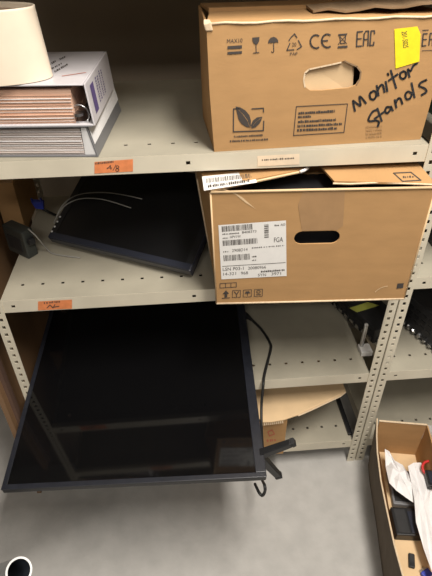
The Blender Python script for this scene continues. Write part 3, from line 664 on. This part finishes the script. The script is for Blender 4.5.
dd = (pa_-pb_).normalized()
for s in (-0.005, 0.005):
    w = Vector((dd.y, -dd.x, 0))*s
    MB().tube([pa_+w, pa_+w+dd*0.014], 0.0018, 6).build('prong', 'steelbare', pc)

# ---------------------------------------------------------------- third shelf, right end
rd = Vector(on(432, 352, 2, Z3)); rl = Vector(on(401, 325, 2, Z3)); DVR = math.atan2(rl.y-rd.y, rl.x-rd.x)
dv = thing('black_device', 'flat black device with a yellow green label at the back of the third shelf', 'device', (0.548, 0.118, Z3+0.001), DVR)
MB().box(0, 0.30, -0.115, 0, 0.006, 0.066).build('casing', 'blackm', dv, bevel=0.004)
for (x, y) in ((0.02, -0.02), (0.28, -0.02), (0.02, -0.10), (0.28, -0.10)): MB().lathe([(0.0, 0), (0.008, 0), (0.008, 0.0061), (0, 0.0061)], 10, (x, y, 0)).build('foot', 'black', dv)
fd = Frame((0.548, 0.118, Z3+0.001), DVR)
q = Print(fd, 2, 0.0666); q.poly([(349, 308), (368, 302), (379.5, 305.4), (357, 312.4)]); q.build('yellow_label', 'ygreen', dv, 'yellow green paper label')
for i in range(8):
    MB().box(0.010+i*0.030, 0.026+i*0.030, 0.0002, 0.005, 0.012+0.004*(i % 2), 0.026).build('connector', 'steelbare', dv)
for i in range(6): MB().box(0.02+i*0.04, 0.045+i*0.04, 0.0001, 0.0012, 0.042, 0.050).build('vent_slot', 'black', dv)
for i in range(4): MB().box(-0.004, -0.0002, -0.108+i*0.027, -0.094+i*0.027, 0.012, 0.026).build('connector', 'steelbare', dv)
rp = on(361, 350, 2, Z3)
br = thing('stand_bracket', 'white stand bracket with an upright steel pin beside the right front post', 'bracket', (rp.x, rp.y, Z3+0.001))
MB().box(-0.010, 0.026, -0.030, 0.010, 0, 0.018).build('base', 'white', br, bevel=0.002)
zt = on(361, 323, 1, rp.y+0.01).z-Z3
MB().tube([(-0.002, 0.0, 0.0182), (-0.002, 0.0, zt)], 0.0062, 12).build('pin', 'steelbare', br, smooth=False)
MB().lathe([(0.0, 0.004), (0.004, 0.0035), (0.0062, 0.0)], 12, (-0.002, 0.0, zt+0.0001)).build('pin_cap', 'white', br, smooth=True)

# right-hand bay
rd = Vector(on(432, 352, 2, Z3)); rl = Vector(on(401, 325, 2, Z3))
rzR = math.atan2(rl.y-rd.y, rl.x-rd.x)
drv = thing('black_device', 'black perforated device with a row of silver connectors in the right bay', 'device', (rd.x, rd.y, Z3+0.001), rzR)
LR = (rl-rd).length+0.045
MB().box(-0.02, LR, -0.26, 0.0, 0.004, 0.125).build('casing', 'blackm', drv, bevel=0.004)
for i in range(8):
    x = -0.012+i*0.024
    c_ = MB().lathe([(0.0, 0.010), (0.005, 0.010), (0.0075, 0.006), (0.0075, 0.0)], 10)
    c_.v = [(x+a, 0.0002+c2, 0.016+random.uniform(0, 0.008)+b) for a, b, c2 in c_.v]; c_.build('connector', 'steelbare', drv)
for i in range(6):
    for j in range(3): MB().box(0.0+i*0.028, 0.018+i*0.028, 0.0001, 0.0012, 0.045+j*0.022, 0.056+j*0.022).build('vent_slot', 'black', drv)
MB().box(-0.02, LR, -0.26, 0.0, 0, 0.0038).build('base_plate', 'steelbare', drv)
t = thing('black_device', 'black device standing on the middle shelf of the right bay', 'device', (0.66, 0.03, Z2+0.001), 0.0)
MB().box(0, 0.30, 0, 0.22, 0.004, 0.10).build('casing', 'blackm', t, bevel=0.006)
MB().box(0.01, 0.29, -0.001, -0.0001, 0.02, 0.08).build('front_plate', 'black', t)
for x in (0.02, 0.26): MB().box(x, x+0.02, 0.02, 0.2, 0, 0.0039).build('foot', 'black', t)
carton('cardboard_box', 'dark green carton on the top shelf of the right bay at the picture edge', (0.585, 0.06, Z1+0.001), 0.0, 0.30, 0.3, 0.16, 'dgreen')

# ---------------------------------------------------------------- bottom shelf
c4 = thing('open_carton', 'torn open carton with a wide pale flap on the bottom shelf below the television', 'box', (-0.14, -0.030, Z4+0.001), 0.0)
wC, dC, hC = 0.395, 0.30, 0.178
MB().box(0, wC, 0, T, 0, hC).build('front_panel', 'card', c4); MB().box(0, wC, dC-T, dC, 0, hC).build('back_panel', 'card', c4)
MB().box(0, T, T+0.0002, dC-T-0.0002, 0, hC).build('side_panel', 'card', c4); MB().box(wC-T, wC, T+0.0002, dC-T-0.0002, 0, hC).build('side_panel', 'card', c4)
MB().box(T, wC-T, T, dC-T, 0, T).build('bottom_panel', 'card', c4)
f4 = Frame((-0.14, -0.030, Z4+0.001))
def P4(px, py, z): p = f4.at(px, py, 2, z); return (p.x, p.y, z)
edge = [P4(255, 414, hC+0.006), P4(262, 423, hC+0.008), P4(272, 422.6, hC+0.008), P4(284, 420.4, hC+0.008), P4(298, 415.6, hC+0.009), P4(312, 409.6, hC+0.010), P4(328, 402, hC+0.011), P4(340, 396.4, hC+0.013), P4(345.5, 392, hC+0.016)]
flp = edge + [(edge[-1][0]+0.005, 0.26, hC+0.012), (0.20, 0.29, hC+0.004)]
MB().hexa(flp, [(x, y, z+0.004) for x, y, z in flp]).build('wide_flap', 'card_light', c4, label='pale torn flap folded out to the right')
k = MB()
for i in range(11):
    a = Vector(edge[1]).lerp(Vector(edge[3]), i/11); b = Vector(edge[1]).lerp(Vector(edge[3]), (i+0.55)/11)
    k.hexa([a, b, b+Vector((0.001, -0.003, -0.010)), a+Vector((0.001, -0.003, -0.010))], [a+Vector((0, 0.002, 0)), b+Vector((0, 0.002, 0)), b+Vector((0.001, -0.001, -0.010)), a+Vector((0.001, -0.001, -0.010))])
k.build('serrated_edge', 'card_edge', c4)
MB().tube(edge[4:], 0.0032, 6).build('flap_edge', 'card_edge', c4)
q = Print(f4, 1, -0.0008); q.stroke([(268, 432), (272, 430), (274.5, 434), (269.5, 436)], 1.0, True); q.rows((267, 442), (276, 441), 2.6, 0.6, 0.8, 1.8); q.build('red_print', 'redprint', c4)
tag(MB().box(0.492, 0.507, 0.02, 0.47, Z4+0.001, Z4+0.013).build('gap_strip', 'black', bevel=0.002), 'thin black strip standing in for the dark gap at the right end of the bottom shelf', 'bar')  # black strip added in place of the shaded gap between the bays

# ---------------------------------------------------------------- open carton on the floor
HF = 0.26
fa = on(377, 418.5, 2, HF); fb = on(405, 576, 2, HF); 
rzF = math.atan2(-(fb.x-fa.x), -(fa.y-fb.y)*-1) if False else -math.atan2(fa.x-fb.x, fa.y-fb.y)
fa = Vector((fa.x, fa.y-0.008, 0))
fl = thing('open_carton', 'open brown carton of loose parts standing on the floor', 'box', (fa.x, fa.y, 0.0005), rzF)
ff = Frame((fa.x, fa.y, 0.0005), rzF)
wF = ff.at(427, 421, 2, HF).x; lF = 0.62
kL = MB(); rimpx = [(376.5, 419), (376, 436), (376.6, 452), (380, 480), (386, 510), (393.5, 545), (402, 576), (416, 622)]
rp_ = [ff.at(px, py, 2, HF) for px, py in rimpx]; rp_ = [(min(p.x, 0.004), p.y) for p in rp_]
bp_ = [ff.at(px, py, 2, 0) for px, py in ((366.5, 446), (367, 455), (369.5, 482), (377, 530), (382.6, 574), (392, 640))]
def bx_(y):
    for a, b in zip(bp_, bp_[1:]):
        if b.y <= y <= a.y: return a.x+(b.x-a.x)*(y-a.y)/(b.y-a.y)
    return bp_[0].x if y > bp_[0].y else bp_[-1].x
base_ = [(bx_(y), y) for x, y in rp_]
for a_, b_ in ((0, 'card_shaded'), (T/2, 'card')):  # outer layer carries the painted shade, inner layer plain cardboard
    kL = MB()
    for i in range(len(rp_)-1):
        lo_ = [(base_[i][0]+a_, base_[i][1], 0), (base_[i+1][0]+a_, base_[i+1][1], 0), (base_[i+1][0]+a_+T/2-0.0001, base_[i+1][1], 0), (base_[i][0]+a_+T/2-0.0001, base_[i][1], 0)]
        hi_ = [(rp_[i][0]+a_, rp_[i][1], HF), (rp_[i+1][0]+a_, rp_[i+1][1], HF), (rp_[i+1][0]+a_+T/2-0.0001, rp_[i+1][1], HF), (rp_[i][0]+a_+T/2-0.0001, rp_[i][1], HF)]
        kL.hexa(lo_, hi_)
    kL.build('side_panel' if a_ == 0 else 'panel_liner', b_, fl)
MB().tube([(x+T/2, y, HF+0.0012) for x, y in rp_], 0.0024, 6).build('cut_edge', 'card_edge', fl)
MB().box(wF-T, wF, -lF, 0, 0, HF).build('side_panel', 'card', fl)
MB().hexa([(base_[0][0]+T, -T, 0), (wF-T-0.0002, -T, 0), (wF-T-0.0002, 0, 0), (base_[0][0]+T, 0, 0)], [(T+0.0002, -T, HF), (wF-T-0.0002, -T, HF), (wF-T-0.0002, 0, HF), (T+0.0002, 0, HF)]).build('back_panel', 'card', fl); MB().box(0.034, wF-T-0.0002, -lF, -lF+T, 0, HF).build('front_panel', 'card', fl)
MB().box(0.030, wF-T, -lF+T, -T, 0, T).build('bottom_panel', 'card', fl)
MB().box(T, wF-T, -T-0.001, 0.001, HF+0.0002, HF+0.002).build('cut_edge', 'card_edge', fl)
q = Print(ff, 1, -T-0.0006); q.poly([(427.4, 425), (433, 425.6), (430, 439), (421.5, 438.5)]); q.build('white_tape', 'white', fl, 'white tape on the back panel')
ZC = 0.125
MB().box(0.034, wF-T-0.0005, -lF+T+0.0005, -T-0.0005, T+0.0005, 0.100).build('inner_tray', 'card_light', fl, label='pale cardboard insert under the parts')
def inb(name, label, cat, pts, z, th, mt, bev=0.0, bumps=0.0):
    low = []
    for i, (px, py) in enumerate(pts):
        p = on(px, py, 2, z); low.append((p.x, p.y, z-th+0.0*i))
    high = [(x, y, z+bumps*random.uniform(-1, 1)) for x, y, _ in low]
    return tag(MB().hexa(low, high).build(name, mt, bevel=bev), label, cat)
def crumple(name, label, pts, z, mt, amp):
    """loose folded sheet: fan of facets over a pixel outline at height z"""
    C_ = [on(px, py, 2, z) for px, py in pts]; c = sum(C_, Vector())/len(C_)
    mb = MB(); R1 = [(p.x, p.y, z+amp*random.uniform(-0.6, 0.6)) for p in C_]; R2 = [tuple(c.lerp(p, 0.5)+Vector((0, 0, amp*random.uniform(-0.2, 1.6)))) for p in C_]
    n = len(C_)
    for i in range(n):
        j = (i+1) % n; mb.poly([R1[i], R1[j], R2[j]]); mb.poly([R1[i], R2[j], R2[i]]); mb.poly([R2[i], R2[j], tuple(c+Vector((0, 0, amp*0.8)))])
    return tag(mb.build(name, mt, solid=0.0012), label, 'paper')
crumple('crumpled_paper', 'crumpled white paper against the left side of the open floor carton', [(384.5, 450), (389, 451), (394, 459), (402, 466), (409, 473), (415, 488), (414, 502), (406, 497), (396, 491), (389, 484), (386, 466)], 0.165, 'sheet', 0.012)
crumple('crumpled_paper', 'long white paper sheet along the right of the open floor carton', [(408, 466), (414, 462), (421, 463), (426, 474), (431, 486), (434, 500), (437, 540), (440, 590), (432, 572), (424, 548), (416, 522), (414, 500), (411, 482)], 0.172, 'sheet', 0.008)
def blk(name, label, cat, px, py, z0, sx, sy, sz, rz, mt):
    p = on(px, py, 2, z0+sz); t = thing(name, label, cat, (p.x, p.y, z0), rz); MB().box(-sx/2, sx/2, -sy/2, sy/2, 0, sz).build('casing', mt, t, bevel=0.003)
    return t
pa1 = blk('power_adapter', 'black power adapter lying in the open floor carton', 'adapter', 406.5, 521, 0.101, 0.076, 0.085, 0.032, rzF+0.05, 'black')
MB().box(-0.030, 0.002, -0.036, 0.036, 0.0321, 0.0328).build('rating_label', 'blackm', pa1); MB().box(0.0075, 0.032, -0.036, 0.030, 0.0321, 0.0345).build('raised_panel', 'bezel', pa1, bevel=0.001)
pa2 = blk('black_tray', 'dark plastic tray under the crumpled paper in the open floor carton', 'tray', 404, 487, 0.101, 0.085, 0.12, 0.022, rzF, 'greyv')
MB().box(-0.036, 0.036, -0.05, 0.05, 0.0221, 0.0245).build('lid', 'blackm', pa2)
s1 = blk('small_black_connector', 'small flat black piece at the front of the open floor carton', 'connector', 412, 560, 0.101, 0.017, 0.040, 0.010, -0.35, 'blackm')
MB().box(-0.006, 0.006, -0.017, -0.006, 0.0101, 0.012).build('button', 'black', s1)
s2 = blk('blue_plug', 'small blue plug at the bottom edge of the open floor carton', 'plug', 427, 573, 0.101, 0.028, 0.020, 0.014, 0.4, 'blue')
MB().box(-0.010, 0.010, 0.0101, 0.016, 0.004, 0.010).build('contact', 'steelbare', s2)
rc = on(431, 469, 2, 0.195)
tag(MB().tube([(rc.x+0.026*math.cos(a), rc.y+0.024*math.sin(a), 0.195+0.005*math.sin(a)) for a in [2*math.pi*i/24 for i in range(25)]], 0.0042, 8, False).build('red_cable_ring', 'red', smooth=True), 'red looped cable at the right edge of the open floor carton', 'cable')
s3 = blk('black_gadget', 'black gadget inside the red loop in the open floor carton', 'gadget', 433, 478, 0.186, 0.035, 0.055, 0.020, rzF, 'black')
MB().box(-0.012, 0.012, -0.02, 0.02, 0.0201, 0.022).build('cover', 'bezel', s3)

# ---------------------------------------------------------------- steel pipe at the bottom left
C0 = CAM + ray(19, 571).normalized()*1.22
base = Vector((C0.x-0.30, C0.y+0.16, 0.0)); ax = (C0-base).normalized()
ax = Vector((0.50, -0.30, 0.78)).normalized(); base = C0 - ax*(C0.z/ax.z)
R_ = 0.0262
pp = thing('steel_pipe', 'grey steel pipe leaning up from the floor with its open end showing', 'pipe', tuple(base))
def ringpts(c, r, k=28):
    a = ax.orthogonal().normalized(); b = ax.cross(a); return [c+a*(r*math.cos(2*math.pi*i/k))+b*(r*math.sin(2*math.pi*i/k)) for i in range(k)]
def band(mb, c0, r0, c1, r1):
    n = len(mb.v); A_, B_ = ringpts(c0, r0), ringpts(c1, r1); k = len(A_); mb.v += [tuple(p) for p in A_+B_]
    for i in range(k): mb.f.append((n+i, n+(i+1) % k, n+k+(i+1) % k, n+k+i))
E1 = C0-base; E0 = ax*0.02
k = MB(); band(k, E0, R_, E1, R_); k.build('wall', 'pipe', pp, smooth=True)
k = MB(); band(k, E1, R_, E1+ax*0.0006, R_-0.0005); band(k, E1+ax*0.0006, R_-0.0005, E1+ax*0.0004, R_-0.0042); k.build('cut_rim', 'rim', pp, label='bright cut rim')
k = MB(); band(k, E1+ax*0.0003, R_-0.0042, E0, R_-0.0042); k.build('bore', 'pipein', pp, smooth=True)
